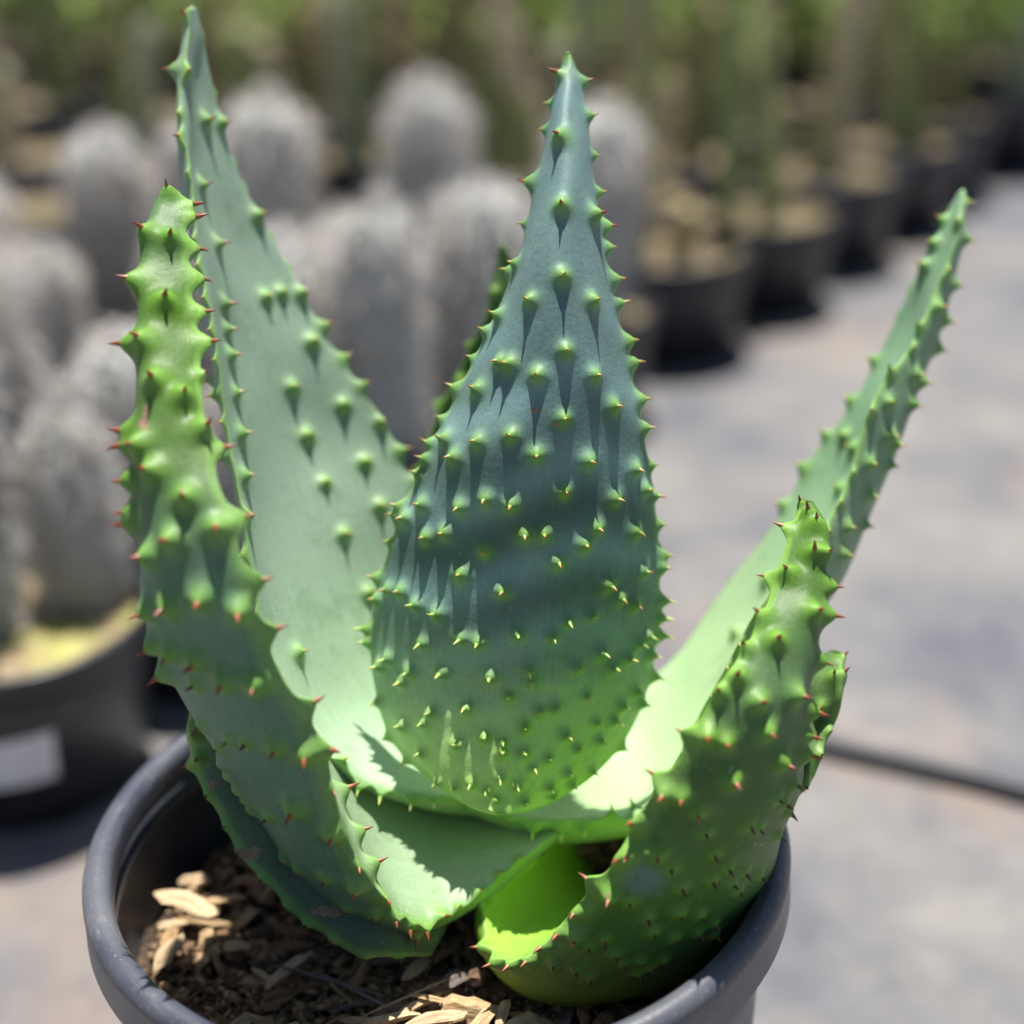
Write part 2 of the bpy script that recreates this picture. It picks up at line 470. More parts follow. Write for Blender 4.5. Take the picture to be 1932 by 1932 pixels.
    me.from_pydata((V - aloe_at).tolist(), [], F.tolist() + [tuple(map(int, t)) for t in tri])
    me.materials.append(LEAF)
    me.polygons.foreach_set('use_smooth', [True] * len(me.polygons))
    ex = lambda arr: np.concatenate([arr, arr[:1], arr[-1:]])
    cattr(me, 'Col', ex(np.clip(rgb, 0.005, 0.9))); fattr(me, 'across', ex(across)); fattr(me, 'along', ex(along * length / 0.17)); fattr(me, 'scar', ex(scar))
    o = link('leaf', me, aloe)
    if label: o['label'] = label
    # spines
    jV, jF, jC = [], [], []
    n1 = normals(V[:nV].reshape(nv, nu, 3)).reshape(-1, 3)
    Tf = np.repeat(T, nu, 0)
    uset = set()
    for (vi, sz, kd, seen) in spots:
        if vi not in used or vi in uset: continue
        uset.add(vi)
        nn = Vector(fn[vi]); tv = Vector(Tf[vi])
        dirv = (nn + tv * rng.uniform(-0.10, 0.14) + Vector((0, 0, -0.10)) + Vector(rng.normal(0, .07, 3))).normalized()
        z = sz * size
        ln = {'r': 0.0021, 'o': 0.0016, 'p': 0.0024, 'd': 0.0020}[kd] * z * rng.uniform(0.8, 1.2)
        bank = {'r': SP_RED, 'o': SP_ORG, 'p': SP_PAL, 'd': SP_DRK}[kd]
        me_s, sv, sf, sc = bank[int(rng.integers(len(bank)))]
        pos = Vector(V[vi] - aloe_at) - nn * 0.00022 * z
        wd = ln * 1.25 if kd != 'o' else 0.0023 * z
        q = dirv.to_track_quat('Z', 'X')
        rot = q.to_matrix() @ Matrix.Rotation(rng.uniform(-0.8, 0.8) + (math.pi if rng.random() < .5 else 0), 3, 'Z')
        m4 = Matrix.Translation(pos) @ rot.to_4x4() @ Matrix.Diagonal((wd * 0.8, wd * 0.8, ln, 1))
        big = seen and not (kd == 'p' and sz < 0.75) and not (kd == 'd' and sz < 0.9)
        if big:
            sp = link('spine', me_s, o); sp.matrix_local = m4
            N_SPINE[0] += 1
        else:
            o0 = len(jV)
            jV += [tuple(m4 @ Vector(v)) for v in sv]; jF += [tuple(i + o0 for i in f) for f in sf]; jC += list(sc)
    if jV:
        so = mesh_obj('small_spines', jV, jF, SPINE, o); so['kind'] = 'stuff'
        cattr(so.data, 'Col', np.array(jC))
    return o

def st(*rows):
    return [((r[0], r[1], r[2]), (r[3], r[4], r[5]), r[6], r[7]) for r in rows]
def tt(kind, size, *groups):
    out = []
    for k, pts in groups: out += [(x, y, size, kind) for x, y in crop_px(k, pts)]
    return out
def sm(a, b, x): 
    u = np.clip((x - a) / (b - a), 0, 1); return (u * u * (3 - 2 * u))[:, None]

# --- tall upright leaf in the middle, outer face to the camera
def col_E(al, ac, inn, px, P):
    w = np.sin(al * 60 + 3 * ac ** 2 + 1.5 * np.sin(ac * 3)) * 0.5 + 0.5
    b = BLOOM * np.array((0.76, 0.82, 0.98))
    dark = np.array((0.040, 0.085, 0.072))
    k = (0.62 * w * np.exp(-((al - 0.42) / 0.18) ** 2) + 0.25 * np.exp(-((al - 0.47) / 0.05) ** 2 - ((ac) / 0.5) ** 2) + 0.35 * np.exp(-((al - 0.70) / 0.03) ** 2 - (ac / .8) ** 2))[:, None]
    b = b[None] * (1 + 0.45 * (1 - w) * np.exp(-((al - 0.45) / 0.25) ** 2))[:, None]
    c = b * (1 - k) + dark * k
    u = sm(0.36, 0.10, al)
    c = c * (1 - u) + u * (PALE * np.array((0.92, 1.0, 0.85)))
    u = sm(0.20, 0.03, al) * 0.8
    c = c * (1 - u) + u * np.array((0.46, 0.70, 0.20))  # lime base lightened in colour to suggest light glowing through
    u = sm(0.96, 1.0, al)
    return c * (1 - u) + u * GREEN * 1.3
E_up = tt('r', 0.92, (2, [(1245, 420), (1375, 450), (1235, 760), (1095, 1015), (1240, 1140), (1405, 1190), (1490, 1250)])) + \
       tt('o', 0.85, (2, [(1170, 570), (1385, 640), (1430, 1065), (1490, 1370), (1000, 1465)])) + \
       tt('o', 1.0, (2, [(1240, 1535), (960, 1500), (1540, 1550), (1075, 1660), (1400, 1665), (1555, 1670), (905, 1745), (835, 1830), (1590, 1885)]),
          (5, [(1255, 80), (1640, 135), (905, 150), (965, 155), (1110, 215), (1410, 205), (670, 290), (785, 290), (1650, 350), (1520, 380), (1250, 455), (1690, 510), (605, 570), (785, 575), (965, 545), (655, 670), (1105, 645), (1380, 680), (500, 680), (1640, 735), (525, 600), (460, 760), (365, 945), (480, 930), (690, 935), (820, 895), (965, 920), (1245, 860), (1520, 890), (1690, 840), (1735, 880), (345, 990), (390, 1005), (505, 1105), (600, 1080), (1040, 1095), (1145, 1090), (1430, 1050), (1640, 1080), (830, 1185), (1215, 1245), (1360, 1150), (685, 1310), (920, 1410), (1780, 1210), (1680, 1290), (1770, 1270), (1495, 1370), (1560, 1440), (1625, 1480), (230, 1330), (295, 1390), (360, 1410), (240, 1450)]))
E_mid = tt('p', 0.80, (5, [(440, 1475), (560, 1530), (1260, 1560), (1395, 1530), (1770, 1550), (480, 1685), (680, 1665), (775, 1675), (990, 1640), (1180, 1655), (1700, 1640), (1800, 1650), (285, 1770), (1445, 1745), (1590, 1770), (1650, 1690), (1720, 1750), (245, 1820), (410, 1850), (590, 1850), (855, 1875), (1065, 1840), (1065, 1890), (1310, 1830), (1520, 1825), (1740, 1870), (160, 1615), (180, 1690), (1790, 1460)]))
E_low = tt('p', 0.72, (8, [(365, 40), (940, 125), (525, 215), (715, 195), (1115, 205), (1205, 195), (1370, 110), (480, 270), (360, 290), (1030, 290), (820, 345), (910, 375), (1255, 340), (660, 390), (910, 435), (1025, 445), (1520, 250), (1560, 180), (1640, 90), (1670, 160)])) + \
        tt('p', 0.6, (8, [(1160, 475), (470, 440), (1080, 525), (1320, 410), (1440, 370), (905, 575), (740, 600), (825, 640), (995, 620), (1170, 620), (1270, 540), (1400, 530), (235, 150), (1420, 265), (560, 590), (650, 620), (880, 700), (1030, 710), (1190, 660), (1290, 600)]))
make_leaf('central upright leaf showing its spiny blue green outer face', st(
    (938, 1536, -.010, 952, 1536, -.010, .0, .001), (885, 1522, -.007, 1005, 1525, -.007, .001, .004), (812, 1470, -.001, 1092, 1484, -.001, .004, .009), (742, 1400, .008, 1168, 1412, .008, .009, .010),
    (708, 1300, .0175, 1220, 1305, .0175, .012, .010), (700, 1200, .0222, 1238, 1200, .0222, .0135, .010), (717, 1100, .0255, 1244, 1080, .0255, .0135, .010),
    (757, 970, .0282, 1234, 940, .0282, .013, .009), (814, 840, .0312, 1210, 800, .0312, .012, .009), (870, 730, .0348, 1188, 690, .0348, .011, .008),
    (927, 610, .0392, 1163, 580, .0392, .010, .0075), (977, 490, .045, 1138, 450, .045, .008, .007), (1010, 350, .053, 1120, 340, .053, .006, .006),
    (1032, 250, .0605, 1110, 240, .0605, .004, .005), (1050, 160, .068, 1096, 165, .068, .002, .004), (1064, 105, .073, 1080, 105, .073, .0, .002)),
    +1, E_up + E_mid + E_low, col_E, nu=220, nv=330, kinds='o', extra=0.008, scars=[(1010, 775, 22, 9), (1045, 800, 18, 8)])

# --- tall leaf behind on the left, inner face to the camera
def col_B(al, ac, inn, px, P):
    c = np.repeat((BLOOM * np.array((1.25, 1.16, 1.02)))[None], len(al), 0)
    u = sm(0.45, 0.12, al); c = c * (1 - u) + u * PALE * np.array((0.95, 1.0, 1.05))
    u = sm(0.12, 0.0, al) * .6; return c * (1 - u) + u * YELL * .8
B_t = tt('r', 0.8, (1, [(1045, 100), (1015, 395), (955, 390), (1125, 675), (1220, 690), (1015, 765), (1100, 1030), (1190, 1355), (1225, 1685)])) + \
      tt('o', 1.0, (1, [(1415, 1190), (1455, 1645), (1550, 1620), (1660, 1625), (1240, 1825), (1780, 1810), (1715, 1895)]),
         (4, [(1260, 110), (1885, 130), (1180, 240), (1290, 310), (1205, 315), (1600, 280), (1885, 375), (1320, 540), (1260, 660), (1685, 540), (1335, 770), (1790, 800), (1350, 995), (1895, 1095), (1365, 1215), (1385, 1430), (1645, 1745)]),
         (5, [(25, 130), (130, 285), (240, 465), (340, 630), (145, 700), (240, 935), (440, 800), (170, 1410)])) + \
      tt('p', 0.8, (8, [(130, 590), (250, 640), (400, 670), (530, 680), (10, 490)]))
make_leaf('tall leaf leaning back, its smooth hollow inner face dotted with few spines', st(
    (905, 1512, .006, 1010, 1440, .03, .003, .009), (800, 1500, .002, 990, 1380, .04, .005, .012), (690, 1474, .000, 960, 1300, .047, .007, .014),
    (600, 1410, .002, 930, 1210, .052, .009, .014), (520, 1260, .009, 885, 1090, .058, .010, .012), (470, 1060, .02, 800, 940, .065, .010, .011),
    (440, 870, .032, 728, 810, .072, .011, .0075), (412, 700, .042, 652, 690, .078, .009, .007), (388, 540, .052, 568, 555, .084, .007, .0065),
    (366, 400, .062, 487, 405, .090, .005, .006), (350, 280, .072, 424, 255, .094, .003, .005), (343, 170, .082, 390, 130, .098, .0015, .004),
    (353, 75, .09, 380, 60, .101, .0005, .003), (359, 18, .096, 368, 18, .101, .0, .0015)),
    -1, B_t, col_B, nu=170, nv=300, kinds='o')

# --- front left leaf, green outer face with red spines
def col_A(al, ac, inn, px, P):
    n = np.sin(P[:, 2] * 160 + P[:, 0] * 90) * 0.5 + 0.5
    c = np.repeat((GREEN * 1.05)[None], len(al), 0)
    u = sm(0.72, 0.56, al) * 0.85; c = c * (1 - u) + u * np.array((0.125, 0.235, 0.165))
    u = sm(0.86, 0.95, al) * 0.3; c = c * (1 - u) + u * BLOOM
    u = (inn[:, None] * 1.0) * 0.8; c = c * (1 - u) + u * (PALE * 0.8)
    u = sm(0.2, 0.0, al) * .45; return c * (1 - u) + u * PALE
A_t = tt('r', 1.12, (1, [(930, 1080), (1040, 1125), (1075, 1195), (1095, 1370), (935, 1325), (820, 1305), (1115, 1540), (775, 1560), (905, 1680), (1100, 1720)]),
         (4, [(800, 30), (725, 40), (1150, 30), (860, 250), (1000, 340), (695, 525), (785, 605), (675, 600), (1110, 525), (1210, 620), (850, 740), (1030, 885), (740, 785), (1200, 1065), (1300, 1010), (950, 1120), (725, 960), (740, 1020), (835, 1200), (1125, 1450), (1310, 1520), (1395, 1355), (830, 1495), (945, 1470), (880, 1680), (1480, 1630), (970, 1730), (1100, 1775), (935, 1840), (1575, 1840)]),
         (7, [(1255, 30), (1410, 40), (1665, 195), (1520, 385), (1680, 430), (1775, 405), (1865, 650), (1635, 720), (1835, 860)])) + \
      tt('d', 0.95, (7, [(1085, 50), (1120, 285), (1210, 400), (1265, 355), (1360, 380), (1155, 530), (1220, 590), (1490, 780), (1300, 640), (1275, 745), (1385, 750), (1645, 1070), (1800, 1120), (1550, 1030)]), (8, [(60, 1290), (205, 1320)])) + \
      tt('r', 0.95, (8, [(95, 880), (170, 1065), (100, 1160), (245, 1220), (325, 1315), (395, 1360), (470, 1370), (565, 1350), (435, 1410), (270, 1420)])) + \
      tt('o', 0.8, (8, [(665, 1295), (785, 1210), (890, 1120), (990, 1040)]))
make_leaf('front leaf with bright green outer face and red brown spines', st(
    (985, 1500, .024, 1055, 1575, .002, .001, .006), (915, 1480, .030, 985, 1625, -.006, .001, .011), (850, 1450, .034, 905, 1688, -.014, .001, .016),
    (780, 1410, .034, 838, 1733, -.021, .002, .019), (715, 1365, .034, 755, 1725, -.027, .003, .020), (650, 1320, .032, 695, 1660, -.031, .004, .020),
    (580, 1270, .028, 648, 1550, -.033, .005, .019), (505, 1230, .021, 606, 1420, -.034, .006, .017), (432, 1190, .014, 556, 1320, -.034, .006, .015),
    (380, 1130, .006, 498, 1205, -.033, .006, .013), (338, 1060, .000, 458, 1085, -.031, .006, .012), (314, 970, -.004, 424, 965, -.025, .004, .010),
    (294, 830, .000, 394, 835, -.013, .003, .009), (294, 690, .014, 372, 690, .003, .003, .009), (298, 550, .027, 357, 555, .018, .0025, .008),
    (306, 460, .035, 348, 460, .028, .002, .007), (316, 392, .041, 342, 392, .035, .001, .005), (328, 364, .043, 336, 364, .039, 0, .002)),
    +1, A_t, col_A, nu=200, nv=330, kinds='r', scars=[(275, 790, 16, 45), (340, 750, 8, 8), (350, 930, 14, 12), (480, 1600, 40, 20)])

# --- long leaf reaching out on the right
def col_C(al, ac, inn, px, P):
    c = np.repeat((BLOOM * np.array((0.98, 1.10, 0.74)))[None], len(al), 0)
    u = sm(0.7, 0.2, al); c = c * (1 - u) + u * PALE * np.array((0.98, 1.04, 0.90))
    u = sm(0.25, 0.0, al) * .5; return c * (1 - u) + u * GREEN * 1.3
C_t = tt('o', 0.95, (3, [(1625, 1120), (1570, 1235), (1605, 1320), (1490, 1220), (1435, 1350), (1390, 1465), (1485, 1500), (1540, 1575), (1450, 1700), (1490, 1770), (1355, 1820), (1440, 1915)]),
         (6, [(1445, 50), (1195, 200), (1325, 205), (1350, 250), (1175, 365), (1075, 415), (1305, 370), (950, 545), (995, 610), (1190, 545), (1210, 585), (1070, 695), (1185, 695), (920, 840), (1070, 865), (1045, 1030), (955, 1050), (820, 1085), (925, 1200), (1110, 130), (955, 330), (820, 525), (700, 710), (570, 910), (515, 1350), (350, 1640)])) + \
      tt('p', 0.8, (8, [(1520, 800), (1370, 830), (1230, 850), (1080, 835), (1655, 765)]))
make_leaf('long leaf reaching outward with pale hollow inner face', st(
    (1000, 1440, .03, 880, 1514, .004, .003, .008), (1080, 1400, .042, 1000, 1550, .003, .005, .011), (1150, 1360, .048, 1110, 1548, .002, .007, .012),
    (1200, 1310, .053, 1205, 1538, .001, .009, .012), (1245, 1270, .057, 1260, 1465, .002, .010, .011), (1310, 1190, .062, 1345, 1310, .006, .011, .009),
    (1390, 1085, .067, 1420, 1160, .010, .012, .008), (1460, 985, .071, 1510, 1060, .022, .011, .008), (1540, 860, .076, 1590, 925, .038, .009, .0075),
    (1620, 740, .081, 1655, 750, .052, .007, .007), (1690, 615, .086, 1725, 640, .066, .005, .006), (1742, 490, .091, 1778, 525, .078, .003, .005),
    (1785, 410, .095, 1812, 425, .088, .001, .004), (1810, 362, .097, 1820, 362, .095, 0, .0015)),
    -1, C_t, col_C, nu=170, nv=300, kinds='o')

# --- front right leaf
def col_D(al, ac, inn, px, P):
    c = np.repeat((GREEN * np.array((1.0, 1.0, 1.15)))[None], len(al), 0)
    u = sm(0.92, 0.75, al) * sm(0.55, 0.72, al) * 0.22; c = c * (1 - u) + u * BLOOM
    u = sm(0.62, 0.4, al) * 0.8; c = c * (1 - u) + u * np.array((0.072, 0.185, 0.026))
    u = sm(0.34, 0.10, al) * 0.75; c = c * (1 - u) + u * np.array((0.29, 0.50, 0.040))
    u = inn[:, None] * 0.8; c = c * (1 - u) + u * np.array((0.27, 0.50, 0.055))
    q = np.exp(-(((px[:, 0] - 1215) / 42) ** 2 + ((px[:, 1] - 1655) / 34) ** 2) ** 2)[:, None] * (~inn)[:, None]
    return c * (1 - q * .8) + q * .8 * BLOOM * 0.9
D_t = tt('r', 0.95, (6, [(710, 925), (745, 985), (640, 1060), (775, 1195), (635, 1320), (545, 1340), (490, 1560), (755, 1520), (820, 1530), (555, 1685), (830, 1795), (345, 1885), (835, 1380), (825, 1200), (790, 1050)]),
         (9, [(340, 20), (245, 110), (460, 160), (660, 120), (730, 205), (500, 310), (190, 340), (90, 345), (285, 380), (710, 335), (580, 480), (310, 580), (40, 670), (130, 750), (695, 440)]),
         (8, [(1790, 590), (1810, 655), (1905, 670), (1660, 810), (1755, 980), (1625, 990), (1570, 1010), (1420, 1165), (1505, 1220), (1335, 1300), (1245, 1410), (1335, 1440), (1160, 1490), (1075, 1560), (980, 1590), (900, 1580), (830, 1510)])) + \
      tt('d', 0.85, (9, [(560, 685), (600, 715), (630, 760), (180, 870), (410, 830), (460, 850), (215, 995), (655, 610), (565, 890), (290, 1070), (385, 1095), (200, 1130), (310, 1150), (45, 1180), (460, 1110), (350, 1195), (35, 1315), (145, 1340), (215, 1380), (130, 1425), (215, 1430)]),
         (8, [(1845, 1070), (1620, 1255), (1905, 1185), (1890, 1315), (1710, 1340), (1750, 1420), (1865, 1445), (1485, 1470), (1395, 1500), (1545, 1545), (1205, 1595), (1325, 1640), (1410, 1670), (1590, 1600), (1690, 1580), (1660, 1640), (1740, 1610), (1810, 1570)]))
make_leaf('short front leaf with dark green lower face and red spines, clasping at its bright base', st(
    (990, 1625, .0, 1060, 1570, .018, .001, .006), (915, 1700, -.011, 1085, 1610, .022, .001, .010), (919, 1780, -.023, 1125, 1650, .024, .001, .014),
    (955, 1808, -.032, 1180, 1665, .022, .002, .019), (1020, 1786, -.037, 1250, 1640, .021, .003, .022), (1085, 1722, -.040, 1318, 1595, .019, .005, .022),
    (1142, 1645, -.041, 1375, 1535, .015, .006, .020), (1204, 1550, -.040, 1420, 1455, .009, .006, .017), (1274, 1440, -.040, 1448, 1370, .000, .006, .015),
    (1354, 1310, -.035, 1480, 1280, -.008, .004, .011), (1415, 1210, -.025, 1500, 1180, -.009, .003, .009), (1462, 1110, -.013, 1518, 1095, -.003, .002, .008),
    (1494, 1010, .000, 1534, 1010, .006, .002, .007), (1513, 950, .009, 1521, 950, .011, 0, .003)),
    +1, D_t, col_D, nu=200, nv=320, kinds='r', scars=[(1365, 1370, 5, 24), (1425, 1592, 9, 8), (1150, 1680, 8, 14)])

# --- small leaf behind the middle one
def col_F(al, ac, inn, px, P):
    return np.repeat((GREEN * np.array((0.9, 0.9, 1.4)))[None], len(al), 0)
make_leaf('small dark leaf half hidden behind the central leaf', st(
    (880, 1330, .05, 1040, 1330, .05, .006, .006), (790, 1000, .080, 1050, 1000, .080, .008, .007), (797, 870, .088, 1050, 860, .088, .008, .007), (830, 770, .094, 1050, 760, .094, .007, .006),
    (870, 690, .099, 1040, 680, .099, .006, .006), (913, 600, .105, 1010, 600, .105, .004, .005), (928, 530, .11, 985, 530, .11, .002, .004), (942, 466, .114, 954, 464, .114, 0, .002)),
    -1, tt('o', 0.8, (5, [(670, 240), (565, 380), (525, 600)]), (2, [(870, 1620)])), col_F, nu=110, nv=160, kinds='o', extra=.009)

# --- old low leaf under the front left one
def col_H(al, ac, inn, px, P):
    c = np.repeat(np.array((0.075, 0.125, 0.070))[None], len(al), 0)  # dull green, darkened further to suggest shade from the leaf above
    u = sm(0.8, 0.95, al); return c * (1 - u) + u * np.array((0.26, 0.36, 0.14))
make_leaf('old low leaf, dull green and scabbed, colour darkened as if shaded', st(
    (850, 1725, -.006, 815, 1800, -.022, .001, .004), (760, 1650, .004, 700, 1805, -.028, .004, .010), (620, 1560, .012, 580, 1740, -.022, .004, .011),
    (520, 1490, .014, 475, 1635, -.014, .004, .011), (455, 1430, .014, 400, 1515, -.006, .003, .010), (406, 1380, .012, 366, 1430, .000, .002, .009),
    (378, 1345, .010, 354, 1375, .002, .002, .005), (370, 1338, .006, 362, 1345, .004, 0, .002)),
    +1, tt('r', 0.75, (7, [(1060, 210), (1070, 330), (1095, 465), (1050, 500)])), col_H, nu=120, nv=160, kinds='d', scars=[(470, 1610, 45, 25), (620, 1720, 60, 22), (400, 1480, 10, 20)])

# --- small leaf tucked behind the front right one
make_leaf('small spiny leaf tip tucked behind the short front leaf', st(
    (1180, 1640, .004, 1260, 1700, -.008, .002, .006), (1340, 1550, .010, 1400, 1630, -.008, .003, .008), (1425, 1460, .014, 1495, 1520, -.010, .003, .009), (1475, 1400, .016, 1540, 1445, -.008, .003, .009), (1510, 1330, .018, 1568, 1372, -.002, .003, .008),
    (1550, 1260, .018, 1590, 1290, .002, .002, .007), (1573, 1230, .018, 1586, 1236, .012, 0, .003)),
    +1, tt('r', 0.75, (6, [(925, 1780), (920, 1875)]), (9, [(880, 30), (820, 180)])), col_F, nu=100, nv=130, kinds='d')

# short stem joining the leaf bases
stem = []
for k, (r, z) in enumerate([(0.008, SOIL_Z - 0.010), (0.009, SOIL_Z), (0.009, SOIL_Z + 0.012), (0.008, SOIL_Z + 0.022), (0.004, SOIL_Z + 0.028)]):
    stem.append((r, z))
def stem_mat():
    M = Mat('aloe_stem', Roughness=0.7); n = M.noise(M.coord(), 300); M.color(M.mix(n, (0.10, 0.12, 0.05), (0.20, 0.16, 0.09))); return M.m
s_o = lathe('stem', [(r, z - aloe_at[2]) for r, z in stem] + [(0.0002, SOIL_Z + 0.029 - aloe_at[2])], 32, stem_mat(), aloe)
s_o.location = (0.004, 0.016, 0)
print('spines', N_SPINE[0])


# ------------------------------------------------------------------ bark mulch in the pot
def vnoise(x, y, seed=0.0):
    return (np.sin(x * 1.7 + seed) * np.cos(y * 2.3 - seed * 1.3) + 0.5 * np.sin(x * 4.1 - y * 3.3 + seed) + 0.3 * np.sin(x * 9.7 + y * 8.1))
V, F = [], []
nr, na = 26, 96
for i in range(nr):
    r = 0.0756 * (i + 0.02) / (nr - 1 + 0.02)
    for k in range(na):
        a = 2 * math.pi * k / na
        x, y = r * math.cos(a), r * math.sin(a)
        V.append((x, y, SOIL_Z + 0.0016 * float(vnoise(x * 160, y * 160)) - 0.002))
for i in range(nr - 1):
    for k in range(na):
        k2 = (k + 1) % na
        F.append((i * na + k, i * na + k2, (i + 1) * na + k2, (i + 1) * na + k))
F.append(tuple(range(na))[::-1])
mulch = mesh_obj('potting_mulch', V, F, SOIL)
tag(mulch, 'dark potting soil strewn with tan and brown bark chips around the aloe', 'mulch')

def chip_mesh(seed, lx, ly, lz, round_end=False):
    r = random.Random(seed)
    n, m = 6, 6 if round_end else 5
    V, F = [], []
    skew = r.uniform(-0.5, 0.5)
    base = [(math.cos(2 * math.pi * (k + .2) / m), math.sin(2 * math.pi * (k + .2) / m)) for k in range(m)]
    base = [(u * r.uniform(.75, 1.15), v * r.uniform(.7, 1.15)) for u, v in base]
    for i in range(n):
        t = i / (n - 1)
        tap = (0.62 + 0.38 * math.sin(math.pi * (0.15 + 0.7 * t)) ** 0.6) * (0.85 if i in (0, n - 1) else 1)
        if not round_end and i in (0, n - 1): tap *= r.uniform(0.35, 0.9)
        oy, oz = r.uniform(-.10, .10) * ly, (r.uniform(-.10, .10) + (0 if round_end else 0.2) * math.sin(math.pi * t)) * lz
        for k, (u, v) in enumerate(base):
            V.append(((t - .5) * lx + r.uniform(-.05, .05) * lx * (1 if i in (0, n - 1) else .4) + skew * v * 0.1 * lx,
                      u * ly / 2 * tap * r.uniform(.9, 1.1) + oy, v * lz / 2 * tap * r.uniform(.85, 1.1) + oz))
    for i in range(n - 1):
        for k in range(m):
            k2 = (k + 1) % m
            F.append((i * m + k, i * m + k2, (i + 1) * m + k2, (i + 1) * m + k))
    F.append(tuple(range(m))[::-1]); F.append(tuple((n - 1) * m + k for k in range(m)))
    me = bpy.data.meshes.new('wood_chip')
    me.from_pydata(V, [], F); me.materials.append(WOOD); me.update()
    return me
TONES = [(0.05, 0.035, 0.026), (0.09, 0.058, 0.038), (0.16, 0.095, 0.055), (0.27, 0.16, 0.085), (0.40, 0.25, 0.125), (0.52, 0.36, 0.19), (0.60, 0.45, 0.27), (0.22, 0.19, 0.16)]
def place_chip(me, pos, yaw, tilt, roll, tone, sc=1.0):
    o = link('wood_chip', me, mulch)
    o.location = pos; o.rotation_euler = (roll, tilt, yaw); o.scale = (sc, sc, sc)
    k = rng.uniform(.85, 1.15)
    o.color = (tone[0] * k, tone[1] * k, tone[2] * k, 1)
    return o
CH = [chip_mesh(i, *d) for i, d in enumerate([(.013, .0040, .0022), (.011, .0034, .0024), (.015, .0050, .0022), (.008, .0045, .0028), (.014, .0028, .002), (.007, .004, .003), (.010, .006, .0024), (.016, .003, .0026)])]
TW = [chip_mesh(40 + i, l, w, w * .7) for i, (l, w) in enumerate([(.026, .0012), (.020, .0009), (.030, .0014), (.016, .0016)])]
BL = [chip_mesh(60 + i, l, w, w * .8, True) for i, (l, w) in enumerate([(.011, .0055), (.007, .0055), (.008, .0048)])]
n_chip = 0
for k in range(275):
    r = 0.0660 * math.sqrt(rng.random()); a = rng.random() * 2 * math.pi
    x, y = r * math.cos(a), r * math.sin(a)
    layer = k / 270
    me = CH[int(rng.integers(len(CH)))] if rng.random() < 0.72 else (TW[int(rng.integers(len(TW)))] if rng.random() < 0.75 else BL[int(rng.integers(3))])
    if r > 0.058: yaw = a + math.pi / 2 + rng.normal(0, .25)
    else: yaw = rng.random() * 6.3
    tone = TONES[int(rng.choice(8, p=[.08, .11, .14, .15, .17, .15, .13, .07]))]
    place_chip(me, (x, y, SOIL_Z + 0.0005 + 0.005 * layer + rng.uniform(-.0008, .0012)), yaw, rng.normal(0, .16), rng.normal(0, .3), tone, rng.uniform(.6, 1.1))
for (px_, py_, me, yaw, tone, sc, dz) in [(350, 1705, CH[2], -.5, TONES[6], 1.15, .009), (300, 1690, CH[4], 1.1, TONES[5], .9, .008), (420, 1700, CH[0], .2, TONES[5], .8, .009), (470, 1665, CH[1], -.4, TONES[4], .8, .008), (300, 1770, CH[0], 1.4, TONES[4], .8, .007),
        (330, 1745, CH[6], .4, TONES[6], .8, .007), (885, 1905, BL[0], .08, TONES[5], 1.15, .008), (790, 1895, CH[4], .6, TONES[6], .9, .009), (760, 1915, CH[7], .9, TONES[5], .8, .008), (830, 1870, CH[3], -.3, TONES[4], .9, .007), (950, 1915, CH[1], 1.3, TONES[6], .8, .008),
        (855, 1850, CH[5], .5, TONES[7], .9, .009), (905, 1838, BL[1], 1.2, TONES[2], 1.0, .008), (850, 1790, CH[0], .9, TONES[3], .9, .008), (620, 1850, TW[2], -.45, TONES[7], 1.0, .008), (690, 1880, TW[0], -.6, TONES[7], 1.0, .008), (560, 1870, TW[3], .5, TONES[2], 1.0, .008),
        (735, 1925, CH[0], .3, TONES[6], 1.0, .009), (700, 1930, CH[4], -.2, TONES[5], 1.0, .008), (820, 1925, CH[2], .2, TONES[6], .9, .010), (910, 1930, CH[0], 1.0, TONES[5], .9, .009), (990, 1935, CH[6], .6, TONES[6], .9, .008), (770, 1880, TW[1], .5, TONES[6], 1.0, .010), (840, 1890, TW[3], -.2, TONES[5], 1.0, .010), (290, 1800, CH[2], 1.2, TONES[6], .8, .007), (380, 1740, CH[7], -.2, TONES[5], .9, .007), (330, 1660, CH[3], .3, TONES[6], 1.0, .007),
        (1250, 1838, BL[1], .9, TONES[5], .9, .010), (1290, 1818, BL[2], .5, TONES[5], .9, .010), (1330, 1790, BL[1], 1.3, TONES[6], .8, .010), (1225, 1850, BL[2], .2, TONES[4], .8, .010)]:
    p = at_z(px_, py_, SOIL_Z + dz)
    if math.hypot(p[0], p[1]) > 0.066: p[:2] *= 0.066 / math.hypot(p[0], p[1])
    place_chip(me, tuple(p), yaw, rng.normal(0, .1), rng.normal(0, .2), tone, sc)
def crumb_mat():
    M = Mat('bark_crumb', Roughness=0.9); n = M.noise(M.coord(), 420, 2)
    M.color(M.ramp(n, [(0.3, (0.04, 0.026, 0.018)), (0.45, (0.13, 0.08, 0.045)), (0.58, (0.30, 0.19, 0.10)), (0.72, (0.50, 0.35, 0.19))])); return M.m
CRUMB = crumb_mat()
